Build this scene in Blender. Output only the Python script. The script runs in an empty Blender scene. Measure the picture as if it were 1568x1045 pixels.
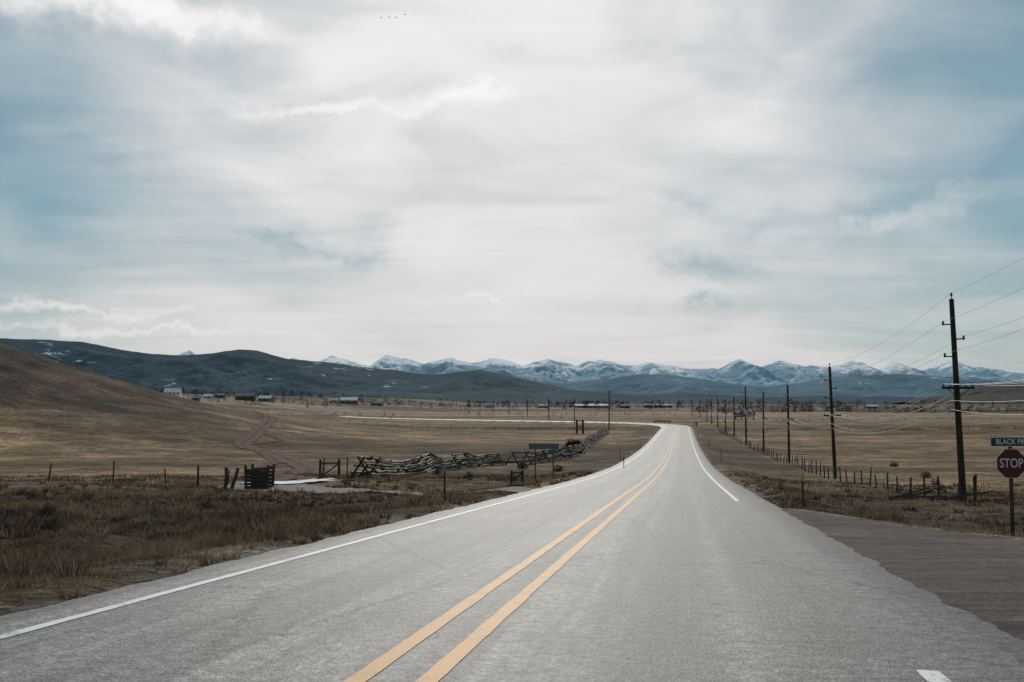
import bpy, math, random
import numpy as np
from mathutils import Vector
random.seed(3); rng=np.random.default_rng(5)
scene=bpy.context.scene
PI=math.pi
# ------------------------------------------------------------------ noise
_T=np.random.default_rng(11).random(65536)
def vnoise(x,y,seed=0):
    x=np.asarray(x,float); y=np.asarray(y,float)
    ix=np.floor(x).astype(np.int64); iy=np.floor(y).astype(np.int64)
    fx=x-ix; fy=y-iy
    fx=fx*fx*fx*(fx*(fx*6-15)+10); fy=fy*fy*fy*(fy*(fy*6-15)+10)
    def h(a,b):
        return _T[((a*73856093)^(b*19349663)^(seed*83492791+977))&0xFFFF]
    a=h(ix,iy);b=h(ix+1,iy);c=h(ix,iy+1);d=h(ix+1,iy+1)
    return (a*(1-fx)+b*fx)*(1-fy)+(c*(1-fx)+d*fx)*fy
def fbm(x,y,o=4,seed=0,g=.5):
    s=0;a=1;t=0
    for i in range(o):
        s=s+a*vnoise(x*2**i+i*17.3,y*2**i+i*9.1,seed+i); t+=a; a*=g
    return s/t
def ridged(x,y,o=5,seed=0,g=.5):
    s=0;a=1;t=0
    for i in range(o):
        s=s+a*(1-abs(2*vnoise(x*2**i+i*7.7,y*2**i+i*3.1,seed+i)-1)); t+=a; a*=g
    return s/t
def S(t):
    t=np.clip(t,0,1); return t*t*(3-2*t)
# ------------------------------------------------------------------ mesh helpers
def raw_mesh(name,verts,faces,k,mat=None,smooth=False,col=None,uv=None,colname='Col'):
    me=bpy.data.meshes.new(name)
    verts=np.ascontiguousarray(verts,dtype=np.float32).reshape(-1,3)
    faces=np.ascontiguousarray(faces,dtype=np.int32).reshape(-1,k)
    me.vertices.add(len(verts)); me.vertices.foreach_set('co',verts.ravel())
    me.loops.add(faces.size); me.loops.foreach_set('vertex_index',faces.ravel())
    me.polygons.add(len(faces)); me.polygons.foreach_set('loop_start',np.arange(0,faces.size,k,dtype=np.int32))
    if smooth: me.polygons.foreach_set('use_smooth',np.ones(len(faces),dtype=bool))
    me.update(calc_edges=True)
    if col is not None:
        ca=me.color_attributes.new(colname,'FLOAT_COLOR','POINT')
        c=np.ones((len(verts),4),np.float32); c[:,:3]=col
        ca.data.foreach_set('color',c.ravel())
    if uv is not None:
        ul=me.uv_layers.new(name='UVMap')
        ul.data.foreach_set('uv',np.ascontiguousarray(uv[faces.ravel()],dtype=np.float32).ravel())
    ob=bpy.data.objects.new(name,me); scene.collection.objects.link(ob)
    if mat: me.materials.append(mat)
    return ob
def grid_faces(ny,nx):
    i=np.arange((ny-1)*(nx-1)); r=i//(nx-1); c=i%(nx-1); a=r*nx+c
    return np.stack([a,a+1,a+nx+1,a+nx],1)
class MB:
    def __init__(s): s.v=[];s.f=[];s.m=[]
    def add(s,vs,fs,m=0):
        n=len(s.v); s.v+=[tuple(v) for v in vs]
        for f in fs: s.f.append(tuple(i+n for i in f)); s.m.append(m)
    def cyl(s,p0,p1,r0,r1=None,n=8,m=0,seg=1,wob=0):
        if r1 is None:r1=r0
        p0=Vector(p0);p1=Vector(p1);d=(p1-p0).normalized()
        a=d.orthogonal().normalized();b=d.cross(a)
        vs=[];fs=[]
        for j in range(seg+1):
            t=j/seg; p=p0.lerp(p1,t)
            if wob and 0<j<seg: p=p+a*random.uniform(-wob,wob)+b*random.uniform(-wob,wob)
            r=r0+(r1-r0)*t
            if wob: r*=random.uniform(.88,1.1)
            for i in range(n):
                q=2*PI*i/n; vs.append(p+a*math.cos(q)*r+b*math.sin(q)*r)
        for j in range(seg):
            for i in range(n):
                fs.append((j*n+i,j*n+(i+1)%n,(j+1)*n+(i+1)%n,(j+1)*n+i))
        fs.append(tuple(range(n))[::-1]); fs.append(tuple(seg*n+i for i in range(n)))
        s.add(vs,fs,m)
    def box(s,c,size,rz=0,m=0,tilt=0):
        cx,cy,cz=c;sx,sy,sz=[k/2 for k in size];vs=[]
        for dz in(-1,1):
            for dx,dy in((-1,-1),(1,-1),(1,1),(-1,1)):
                x=dx*sx;y=dy*sy;z=dz*sz
                x,z=x*math.cos(tilt)+z*math.sin(tilt),-x*math.sin(tilt)+z*math.cos(tilt)
                vs.append((cx+x*math.cos(rz)-y*math.sin(rz),cy+x*math.sin(rz)+y*math.cos(rz),cz+z))
        s.add(vs,[(3,2,1,0),(4,5,6,7),(0,1,5,4),(1,2,6,5),(2,3,7,6),(3,0,4,7)],m)
    def obj(s,name,mats,parent=None,smooth=False):
        me=bpy.data.meshes.new(name); me.from_pydata(s.v,[],s.f)
        for m in mats: me.materials.append(m)
        me.polygons.foreach_set('material_index',s.m)
        if smooth: me.polygons.foreach_set('use_smooth',[True]*len(s.f))
        me.update()
        ob=bpy.data.objects.new(name,me); scene.collection.objects.link(ob)
        if parent: ob.parent=parent
        return ob
# ------------------------------------------------------------------ materials
class NT:
    def __init__(s,tree): s.t=tree; s.t.nodes.clear()
    def n(s,typ,**kw):
        nd=s.t.nodes.new(typ)
        for k,v in kw.items(): setattr(nd,k,v)
        return nd
    def l(s,a,b): s.t.links.new(a,b)
    def setin(s,nd,i,v):
        if v is None: return
        if isinstance(v,bpy.types.NodeSocket): s.l(v,nd.inputs[i])
        else: nd.inputs[i].default_value=v
    def m(s,op,a,b=None,c=None,clamp=False):
        nd=s.n('ShaderNodeMath',operation=op,use_clamp=clamp)
        s.setin(nd,0,a);s.setin(nd,1,b);s.setin(nd,2,c); return nd.outputs[0]
    def noise(s,vec,scale,detail=5,rough=.55,dist=0):
        nd=s.n('ShaderNodeTexNoise'); 
        if vec is not None: s.l(vec,nd.inputs['Vector'])
        nd.inputs['Scale'].default_value=scale;nd.inputs['Detail'].default_value=detail
        nd.inputs['Roughness'].default_value=rough;nd.inputs['Distortion'].default_value=dist
        return nd.outputs['Fac']
    def mapr(s,v,a,b,c=0,d=1,smooth=True):
        nd=s.n('ShaderNodeMapRange'); nd.interpolation_type='SMOOTHSTEP' if smooth else 'LINEAR'
        s.setin(nd,0,v); 
        for i,k in zip((1,2,3,4),(a,b,c,d)): s.setin(nd,i,k)
        return nd.outputs[0]
    def mix(s,f,a,b,blend='MIX'):
        nd=s.n('ShaderNodeMix',data_type='RGBA',blend_type=blend)
        s.setin(nd,0,f)
        for i,v in((6,a),(7,b)):
            if isinstance(v,tuple) and len(v)==3: v=v+(1,)
            s.setin(nd,i,v)
        return nd.outputs[2]
    def scalevec(s,vec,sc):
        nd=s.n('ShaderNodeVectorMath',operation='MULTIPLY'); s.l(vec,nd.inputs[0]); nd.inputs[1].default_value=sc
        return nd.outputs[0]
def newmat(name):
    m=bpy.data.materials.new(name); m.use_nodes=True; T=NT(m.node_tree)
    out=T.n('ShaderNodeOutputMaterial'); b=T.n('ShaderNodeBsdfPrincipled'); T.l(b.outputs[0],out.inputs[0])
    return m,T,b
def bump(T,b,h,strength,dist):
    n=T.n('ShaderNodeBump'); n.inputs['Strength'].default_value=strength;n.inputs['Distance'].default_value=dist
    T.l(h,n.inputs['Height']); T.l(n.outputs[0],b.inputs['Normal'])
def simple(name,c1,c2,scale=5,rough=.8,metal=0,bs=.3,bd=.01,stretch=(1,1,1)):
    m,T,b=newmat(name); tc=T.n('ShaderNodeTexCoord')
    v=T.scalevec(tc.outputs['Object'],stretch)
    f=T.noise(v,scale,3,.6)
    T.l(T.mix(T.mapr(f,.3,.7),c1,c2),b.inputs['Base Color'])
    b.inputs['Roughness'].default_value=rough;b.inputs['Metallic'].default_value=metal
    b.inputs['Specular IOR Level'].default_value=.3
    return m
M_wood=simple('weathered_wood',(.028,.02,.015),(.075,.058,.045),14,.85,stretch=(1,1,.15))
M_rail=simple('rail_wood',(.045,.038,.032),(.20,.18,.16),3,.65)
M_pole=simple('pole_wood',(.016,.012,.010),(.045,.032,.026),12,.8,stretch=(1,1,.1))
M_steel=simple('galvanised_steel',(.18,.18,.18),(.30,.30,.30),10,.45,.6)
M_dark=simple('dark_metal',(.03,.03,.03),(.06,.055,.05),10,.6)
M_wire=simple('wire',(.05,.05,.055),(.10,.10,.11),10,.5,.3)
M_wirelite=simple('telephone_wire',(.30,.30,.30),(.45,.45,.45),10,.35,.5)
M_red=simple('red_sign_paint',(.08,.013,.015),(.11,.02,.022),20,.5)
M_green=simple('green_sign_paint',(.006,.05,.042),(.01,.065,.055),20,.5)
M_white=simple('white_sign_paint',(.55,.55,.53),(.68,.68,.66),20,.5)
M_orange=simple('yellow_reflector',(.6,.28,.02),(.7,.33,.03),20,.5)
M_signback=simple('sign_back',(.10,.10,.10),(.16,.155,.15),8,.6,.3)
M_wall=simple('white_siding',(.60,.60,.58),(.75,.74,.72),2,.8)
M_wallg=simple('grey_siding',(.14,.13,.12),(.24,.23,.21),2,.8)
M_wallr=simple('barn_siding',(.08,.045,.035),(.12,.07,.05),2,.8)
M_roof=simple('roof_metal',(.13,.13,.14),(.20,.20,.21),1,.6)
M_roofw=simple('roof_snowy',(.5,.5,.52),(.68,.69,.70),1,.7)
M_glass=simple('window_dark',(.02,.025,.03),(.04,.045,.05),1,.2)
M_bird=simple('bird_feathers',(.01,.01,.01),(.02,.02,.02),20,.9)
def vcmat(name,trans=0.0):
    m,T,b=newmat(name); a=T.n('ShaderNodeAttribute',attribute_name='Col')
    T.l(a.outputs['Color'],b.inputs['Base Color']); b.inputs['Roughness'].default_value=.9
    b.inputs['Specular IOR Level'].default_value=.15
    if trans:
        t=T.n('ShaderNodeBsdfTranslucent'); T.l(a.outputs['Color'],t.inputs[0]); mx=T.n('ShaderNodeMixShader'); mx.inputs[0].default_value=trans
        T.l(b.outputs[0],mx.inputs[1]);T.l(t.outputs[0],mx.inputs[2])
        out=[n for n in T.t.nodes if n.type=='OUTPUT_MATERIAL'][0]; T.l(mx.outputs[0],out.inputs[0])
    return m
M_grass=vcmat('dry_grass_blades',.35)
M_leaf=vcmat('foliage')
# ------------------------------------------------------------------ profile + road path
_py=np.arange(-80,1201,1.0)
_pz=np.interp(_py,[-80,0,60,90,120,160,200,300,420,600,1200],[2.7,-1.5,-4.65,-5.9,-6.7,-7.4,-7.75,-8.1,-8.4,-8.5,-8.5])
_k=np.ones(21)/21; _pp=np.pad(_pz,10,mode='edge'); _ps=np.convolve(_pp,_k,'valid')
_ps[:20]=_pz[:20]
def prof(y): return np.interp(y,_py,_ps)
X0,SL=-1.95,.171
ctrl=[(X0+SL*y,y) for y in (-40,0,60,120,180,240,290,315)]+[(54.6,345),(51,374),(40,400),(20,423),(-8,446),(-42,478),(-78,528),(-108,598),(-150,700),(-235,850),(-330,1000)]
def catmull(pts,step=1.0):
    pts=[np.array(p,float) for p in pts]; pts=[2*pts[0]-pts[1]]+pts+[2*pts[-1]-pts[-2]]
    out=[]
    for i in range(1,len(pts)-2):
        p0,p1,p2,p3=pts[i-1:i+3]; n=max(2,int(np.linalg.norm(p2-p1)/step))
        def kn(a,b): return max(1e-6,np.linalg.norm(b-a))**.5
        t0=0;t1=kn(p0,p1);t2=t1+kn(p1,p2);t3=t2+kn(p2,p3)
        for j in range(n):
            t=t1+(t2-t1)*j/n
            A1=(t1-t)/(t1-t0)*p0+(t-t0)/(t1-t0)*p1;A2=(t2-t)/(t2-t1)*p1+(t-t1)/(t2-t1)*p2;A3=(t3-t)/(t3-t2)*p2+(t-t2)/(t3-t2)*p3
            B1=(t2-t)/(t2-t0)*A1+(t-t0)/(t2-t0)*A2;B2=(t3-t)/(t3-t1)*A2+(t-t1)/(t3-t1)*A3
            out.append((t2-t)/(t2-t1)*B1+(t-t1)/(t2-t1)*B2)
    out.append(pts[-2]); return np.array(out)
RP=catmull(ctrl,1.0)
def frames(P):
    t=np.gradient(P,axis=0); t/=np.linalg.norm(t,axis=1)[:,None]
    n=np.stack([t[:,1],-t[:,0]],1); s=np.concatenate([[0],np.cumsum(np.linalg.norm(np.diff(P,axis=0),axis=1))])
    return t,n,s
def xf(y): return np.interp(y,[-60,9,10.5,12,13.5,15.3,17.6,20.5,24,27,31,34,36],[70,70,40,20,13,10.6,9.05,8.35,7.95,7.75,7.5,5,3])
def roff(x,y): return (x-(X0+SL*y))*.9857
# ------------------------------------------------------------------ terrain
gu=np.linspace(-math.asinh(30000/10),math.asinh(30000/10),1000); GX=10*np.sinh(gu)+ 0
gv=np.linspace(math.asinh(-45/14),math.asinh(32000/14),900); GY=14*np.sinh(gv)
XX,YY=np.meshgrid(GX,GY)
def roaddist(x,y):
    o=roff(x,y).copy(); m=(y>290)&(y<1050)&(abs(x)<420)
    px=x[m];py=y[m]; q=RP[RP[:,1]>270][::3]
    d=np.full(px.shape,1e9)
    for a in q: d=np.minimum(d,(px-a[0])**2+(py-a[1])**2)
    o2=np.where(y>290,1e3,o); o2[m]=np.sqrt(d); return o2
OO=roaddist(XX,YY)
def hillh(x,y): return 30.7*np.exp(-((x+172)**2+(y-230)**2)/6300.)
def base_height(x,y,o):
    z=prof(y)
    ao=abs(o)
    right=(o>0)
    se=x-xf(y)
    dl=S((ao-4.9)/4.5)*.45
    dr=np.where(y<36,S(se/3.5)*.65,S((ao-4.9)/5)*.75+S((ao-10)/12)*.25)
    lat=np.where(right&(y<320),dr,dl)
    z=z-lat*np.where(y>320,.6,1)
    away=S((ao-5.2)/5)*np.where(right&(y<36),S(se/2.5),1)
    dist=np.hypot(x,y)
    z=z+away*((fbm(x/14,y/14,3,1)-.5)*1.1*np.clip(60/np.maximum(dist,60),.3,1)+(fbm(x/1.6,y/1.6,3,5)-.5)*.40*np.clip(40/np.maximum(dist,1),0,1))
    z=z+(.55*S((-o-8)/9)*S((38-y)/16))*np.where(o<0,1,0)
    z=z+S((ao-30)/80)*(fbm(x/90,y/90,3,9)-.5)*1.4*S((y+50)/150)*np.where(dist>1500,.3,1)
    hill=hillh(x,y)
    hm=np.clip(hill/14,0,1)
    gul=(ridged(x/38+.5*vnoise(x/20,y/20,3),y/48,4,21)-.55)*4.2*hm+(fbm(x/6,y/6,3,25)-.5)*1.1*hm
    z=z+hill+gul
    z=z+18*S((-x-50)/350)*S((y-350)/600)
    z=z+1.2*S((y-150)/100)*S((-x-20)/60)*S((500-y)/200)
    cor=S((5.4-ao)/.8)
    z=z-cor*(.07+.0006*np.clip(y,0,400))
    sr=(right&(y<36))*S((.5-se)/.5)
    z=z-sr*.07
    return z
ZZ=base_height(XX,YY,OO)
def ground(x,y):
    x=np.asarray(x,float);y=np.asarray(y,float)
    i=np.clip(np.searchsorted(GX,x)-1,0,len(GX)-2); j=np.clip(np.searchsorted(GY,y)-1,0,len(GY)-2)
    fx=(x-GX[i])/(GX[i+1]-GX[i]); fy=(y-GY[j])/(GY[j+1]-GY[j])
    return (ZZ[j,i]*(1-fx)+ZZ[j,i+1]*fx)*(1-fy)+(ZZ[j+1,i]*(1-fx)+ZZ[j+1,i+1]*fx)*fy
def gz(x,y): return float(ground(x,y))
def C(*c): return np.array(c)
tan=C(.205,.137,.078);gold=C(.262,.172,.092);dark=C(.042,.029,.021);brown=C(.092,.061,.040);pale=C(.33,.25,.175)
def groundcol(x,y,o):
    n1=fbm(x/60,y/90,4,31)[...,None]; n2=fbm(x/7,y/7,4,41)[...,None]; n3=fbm(x/400,y/160,4,51)[...,None]
    c=tan*(1-n1)+gold*n1
    c=c*(.5+1.0*n2)
    sw=S((fbm(x/120,y/22,4,45)-.50)/.12)[...,None]
    c=c*(1-.42*sw)
    far=S((y-300)/500)[...,None]
    b=S((n3-.42)/.16)
    c=c*(1-far)+far*((1-b)*brown*1.35+b*pale*.85)
    n4=fbm(x/900,y/260,3,61)[...,None]
    vf=S((y-900)/1500)[...,None]*S((n4-.47)/.1)
    c=c*(1-vf)+vf*C(.05,.055,.052)
    hh=hillh(x,y)
    hill=S((hh-1.0)/9)[...,None]
    n5=fbm(x/16,y/16,4,47)[...,None]
    c=c*(1-hill)+hill*(dark*.95*(.5+1.0*n2)*(1.3-.6*n1)+brown*.6*S((n5-.48)/.2))
    near=S((80-y)/40)*S((-o-4)/3)
    near=near[...,None]
    nn=fbm(x/2.2,y/2.2,4,71)[...,None]
    c=c*(1-near)+near*(dark*.9*(1-nn)+brown*1.2*nn)
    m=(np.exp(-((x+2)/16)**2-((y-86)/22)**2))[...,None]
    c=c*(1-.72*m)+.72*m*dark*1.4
    nr=(S((60-y)/30)*(o>0))[...,None]
    c=c*(1-nr)+nr*(brown*1.05*(.6+.8*nn))
    vr=(S((o-4)/2)*S((15-o)/3)*(y>30)*(y<320))[...,None]
    c=c*(1-.65*vr)+.65*vr*brown
    vl=(S((-o-4)/2)*S((12+o)/3)*(y>60)*(y<320))[...,None]
    c=c*(1-.6*vl)+.6*vl*brown
    se=x-xf(y)
    rim=((o>0)*(y<36)*S((1.0-se+.8*(fbm(x/.6,y/.6,3,83)-.5))/.6))[...,None]
    c=c*(1-rim)+rim*C(.20,.165,.13)
    g=S((5.15-abs(o)+.9*(fbm(x/.7,y/.7,3,81)-.5))/.5)[...,None]
    c=c*(1-g)+g*C(.15,.13,.11)
    return c
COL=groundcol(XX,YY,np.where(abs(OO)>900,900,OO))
mg,T,b=newmat('dry_grassland')
a=T.n('ShaderNodeAttribute',attribute_name='Col'); g=T.n('ShaderNodeNewGeometry'); P=g.outputs['Position']
f1=T.noise(P,7,2,.7); f2=T.noise(P,.9,4,.7,.6); f3=T.noise(P,.12,3,.65,.5); f4=T.noise(T.scalevec(P,(.35,1,1)),.035,4,.7,.4)
k=T.m('MULTIPLY',T.mapr(f1,.3,.7,.5,1.5),T.mapr(f2,.3,.7,.5,1.5))
k=T.m('MULTIPLY',k,T.mapr(f3,.32,.68,.55,1.4)); k=T.m('MULTIPLY',k,T.mapr(f4,.35,.65,.65,1.3))
nd=T.n('ShaderNodeVectorMath',operation='SCALE'); T.l(a.outputs['Color'],nd.inputs[0]); T.l(k,nd.inputs['Scale'])
T.l(nd.outputs[0],b.inputs['Base Color']); b.inputs['Roughness'].default_value=.95; b.inputs['Specular IOR Level'].default_value=.1
bump(T,b,f2,.9,.5)
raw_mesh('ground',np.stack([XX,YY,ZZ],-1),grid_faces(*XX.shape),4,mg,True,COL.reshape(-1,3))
# ------------------------------------------------------------------ road
mr,T,b=newmat('worn_asphalt')
uvn=T.n('ShaderNodeUVMap',uv_map='UVMap'); UV=uvn.outputs[0]; sp=T.n('ShaderNodeSeparateXYZ'); T.l(UV,sp.inputs[0]); u=sp.outputs[0]; v=sp.outputs[1]
agg=T.noise(UV,24,2,.9); agg2=T.noise(UV,7,3,.75); blot=T.noise(UV,.6,4,.7,.8); strk=T.noise(T.scalevec(UV,(2.0,.03,1)),1,4,.65); strk2=T.noise(T.scalevec(UV,(6,.12,1)),1,3,.6)
col=T.mix(T.mapr(blot,.3,.7),(.142,.136,.126),(.245,.237,.223))
col=T.mix(T.mapr(strk,.42,.60,0,.75),col,(.092,.090,.085))
col=T.mix(T.mapr(strk2,.5,.72,0,.4),col,(.32,.31,.295))
def band(c0,w): 
    d=T.m('ABSOLUTE',T.m('SUBTRACT',u,c0)); return T.mapr(d,w*.2,w,1,0)
bl=T.m('MULTIPLY',band(1.75,.75),T.mapr(blot,.3,.6,.5,.95)); col=T.mix(bl,col,(.085,.090,.075))
bl=T.m('MULTIPLY',band(-1.85,.6),T.mapr(blot,.3,.6,.3,.65)); col=T.mix(bl,col,(.105,.103,.097))
bl=T.m('MULTIPLY',band(3.3,1.2),T.mapr(blot,.35,.6,.3,.95)); col=T.mix(bl,col,(.095,.098,.084))
cr=T.noise(T.scalevec(UV,(.8,4.5,1)),1,5,.8,1.0)
crm=T.m('MULTIPLY',T.mapr(cr,.53,.62),T.mapr(u,.4,3.0)); col=T.mix(T.m('MULTIPLY',crm,.85),col,(.055,.055,.05))
vor=T.n('ShaderNodeTexVoronoi',feature='DISTANCE_TO_EDGE'); T.l(T.scalevec(UV,(.20,.11,1)),vor.inputs['Vector']); vor.inputs['Scale'].default_value=1
wob=T.m('ADD',vor.outputs['Distance'],T.m('MULTIPLY',T.m('SUBTRACT',agg2,.5),.06))
col=T.mix(T.mapr(wob,.0,.010,.7,0),col,(.045,.045,.045))
ed=T.mapr(T.m('ADD',T.m('ABSOLUTE',u),T.m('MULTIPLY',T.m('SUBTRACT',agg2,.5),1.1)),3.85,4.5)
col=T.mix(T.m('MULTIPLY',ed,.8),col,(.115,.098,.082))
kk=T.m('MULTIPLY',T.mapr(agg,.28,.72,.15,1.85,False),T.mapr(agg2,.3,.7,.5,1.5))
nd=T.n('ShaderNodeVectorMath',operation='SCALE'); T.l(col,nd.inputs[0]); T.l(kk,nd.inputs['Scale'])
T.l(nd.outputs[0],b.inputs['Base Color']); b.inputs['Roughness'].default_value=.62; b.inputs['Specular IOR Level'].default_value=.45
bump(T,b,agg,.6,.02)
def ribbon(name,P,N,Sx,offs,mat,dz,drop=None,mask=None,edge=0,groundf=None,seed=0):
    n=len(P);k=len(offs); V=np.zeros((n,k,3)); UVv=np.zeros((n,k,2))
    for j,o in enumerate(offs):
        oo=np.full(n,float(o))
        if edge and (j<=(1 if drop is not None else 0) or j>=k-(2 if drop is not None else 1)):
            oo=oo+edge*(fbm(Sx/.8,Sx*0+j*3.3,4,seed+90,.7)-.5)*2
        q=P+N*oo[:,None]; V[:,j,0]=q[:,0];V[:,j,1]=q[:,1]
        zz=prof(q[:,1]) if groundf is None else groundf(q[:,0],q[:,1])
        V[:,j,2]=zz+dz-(drop[j] if drop is not None else 0)
        UVv[:,j,0]=oo;UVv[:,j,1]=Sx
    return raw_mesh(name,V,grid_faces(n,k),4,mat,True,None,UVv.reshape(-1,2))
fineY=np.arange(-30,60,.15); PF=np.stack([X0+SL*fineY,fineY],1)
PR=np.vstack([PF,RP[RP[:,1]>60.5]]) ; tR,nR,sR=frames(PR)
ribbon('road',PR,nR,sR,[-5.1,-4.35,-3.7,-2.5,-1.2,0,1.2,2.5,3.7,4.55,5.1],mr,0,drop=[.3,0,0,0,0,0,0,0,0,0,.3],edge=.16)
def paintmat(name,c,worn,th):
    m,T,b=newmat(name); g=T.n('ShaderNodeNewGeometry'); f=T.noise(g.outputs['Position'],24,3,.8); f2=T.noise(g.outputs['Position'],2,4,.7)
    q=T.m('ADD',T.m('MULTIPLY',f,.6),T.m('MULTIPLY',f2,.4))
    T.l(T.mix(T.mapr(q,th,th+.12),c,worn),b.inputs['Base Color']); b.inputs['Roughness'].default_value=.6; return m
M_yel=paintmat('yellow_road_paint',(.60,.28,.045),(.25,.16,.07),.50)
M_wht=paintmat('white_road_paint',(.74,.74,.73),(.27,.26,.25),.51)
def line(name,o,w,mat,m):
    ribbon(name,PR[m],nR[m],sR[m],[o-w/2,o+w/2],mat,.006,edge=.014,seed=int(abs(o)*10))
yy=PR[:,1]
line('yellow_centre_line',-.235,.15,M_yel,(yy>-20)&(yy<400)); line('yellow_centre_line',.235,.15,M_yel,(yy>-20)&(yy<400))
line('white_edge_line',-3.62,.13,M_wht,(yy>-20)&(yy<400))
line('white_edge_line',3.62,.13,M_wht,(yy>32.5)&(yy<400)); line('white_edge_line',3.58,.15,M_wht,(yy>-20)&(yy<7.75))
ms,T,b=newmat('chip_seal_side_road'); g=T.n('ShaderNodeNewGeometry');P=g.outputs['Position']
a1=T.noise(P,22,2,.9);a2=T.noise(P,2.4,4,.75,.5);a3=T.noise(T.scalevec(P,(.25,1.6,1)),.9,4,.75,.6); a4=T.noise(P,.45,4,.7,.6)
c=T.mix(T.mapr(a2,.3,.7),(.062,.043,.037),(.108,.079,.068)); c=T.mix(T.mapr(a3,.46,.62,0,.85),c,(.034,.027,.026))
c=T.mix(T.mapr(a3,.32,.42,.6,0),c,(.16,.13,.112)); c=T.mix(T.mapr(a4,.52,.66,0,.6),c,(.15,.116,.095))
nd=T.n('ShaderNodeVectorMath',operation='SCALE'); T.l(c,nd.inputs[0]); T.l(T.mapr(a1,.28,.72,.15,2.0,False),nd.inputs['Scale'])
T.l(nd.outputs[0],b.inputs['Base Color']); b.inputs['Roughness'].default_value=.9; b.inputs['Specular IOR Level'].default_value=.2; bump(T,b,a1,.6,.03)
ys=np.arange(-25,34.6,.3); ts=np.linspace(0,1,60)**1.5
V=np.zeros((len(ys),60,3))
for i,y in enumerate(ys):
    xa=X0+SL*y+4.1; xb=max(xf(y),xa+.02)+.35*(fbm(y/.9,0*y,3,7)-.5)
    V[i,:,0]=xa+(xb-xa)*ts; V[i,:,1]=y; V[i,:,2]=prof(y)-.012
raw_mesh('side_road',V,grid_faces(*V.shape[:2]),4,ms,True)
mgv,T,b=newmat('gravel'); g=T.n('ShaderNodeNewGeometry');P=g.outputs['Position']
a1=T.noise(P,20,2,.8);a2=T.noise(P,1.2,4,.7,.5)
c=T.mix(T.mapr(a2,.3,.7),(.085,.075,.066),(.19,.165,.145)); nd=T.n('ShaderNodeVectorMath',operation='SCALE'); T.l(c,nd.inputs[0]); T.l(T.mapr(a1,.25,.75,.6,1.4,False),nd.inputs['Scale'])
T.l(nd.outputs[0],b.inputs['Base Color']); b.inputs['Roughness'].default_value=.9; bump(T,b,a1,.6,.03)
md,T,b=newmat('red_dirt'); uvn=T.n('ShaderNodeUVMap',uv_map='UVMap'); sp=T.n('ShaderNodeSeparateXYZ'); T.l(uvn.outputs[0],sp.inputs[0])
a2=T.noise(uvn.outputs[0],1.2,4,.7,.5)
c=T.mix(T.mapr(a2,.3,.7),(.105,.044,.033),(.175,.085,.064))
mid=T.mapr(T.m('ABSOLUTE',sp.outputs[0]),.15,.6,.85,0); c=T.mix(mid,c,(.060,.038,.025))
T.l(c,b.inputs['Base Color']); b.inputs['Roughness'].default_value=.95; b.inputs['Specular IOR Level'].default_value=.1
LP=catmull([(3.2,41.5),(-1,43.5),(-6,48),(-11,54),(-14.5,60),(-16,66)],.5); t,n,s=frames(LP)
ribbon('gravel_lane',LP,n,s,[-2.3,-1.2,0,1.2,2.3],mgv,.06,edge=.5,groundf=ground)
def track(pts,w):
    TP=catmull(pts,.8); t,n,s=frames(TP)
    ribbon('dirt_track',TP,n,s,[-w,-w*.5,0,w*.5,w],md,.09,edge=.6,groundf=ground)
track([(-15.5,62),(-17.2,76),(-18.6,92),(-23,108),(-33,138),(-42.5,158),(-45.5,175),(-50,200),(-54,222),(-61,246),(-75,270)],1.35)
track([(-17,74),(-21,84),(-24.5,96),(-28,118),(-36,143)],.8)
track([(-42.5,158),(-40,172),(-46,186),(-51,204)],.6)
mb=MB()
ms_=simple('old_snow',(.6,.62,.65),(.75,.76,.78),3,.7)
th=np.linspace(0,2*PI,40)[:-1]
pts=[(-14.0+2.9*math.cos(q)*rr,63.3+1.3*math.sin(q)*rr) for q,rr in zip(th,[1+.5*(random.random()-.5) for _ in th])]
mb.add([(x,y,gz(x,y)+.13) for x,y in pts]+[(-14.0,63.3,gz(-14.0,63.3)+.18)],[(i,(i+1)%39,39) for i in range(39)])
mb.obj('snow_patch',[ms_])
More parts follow.
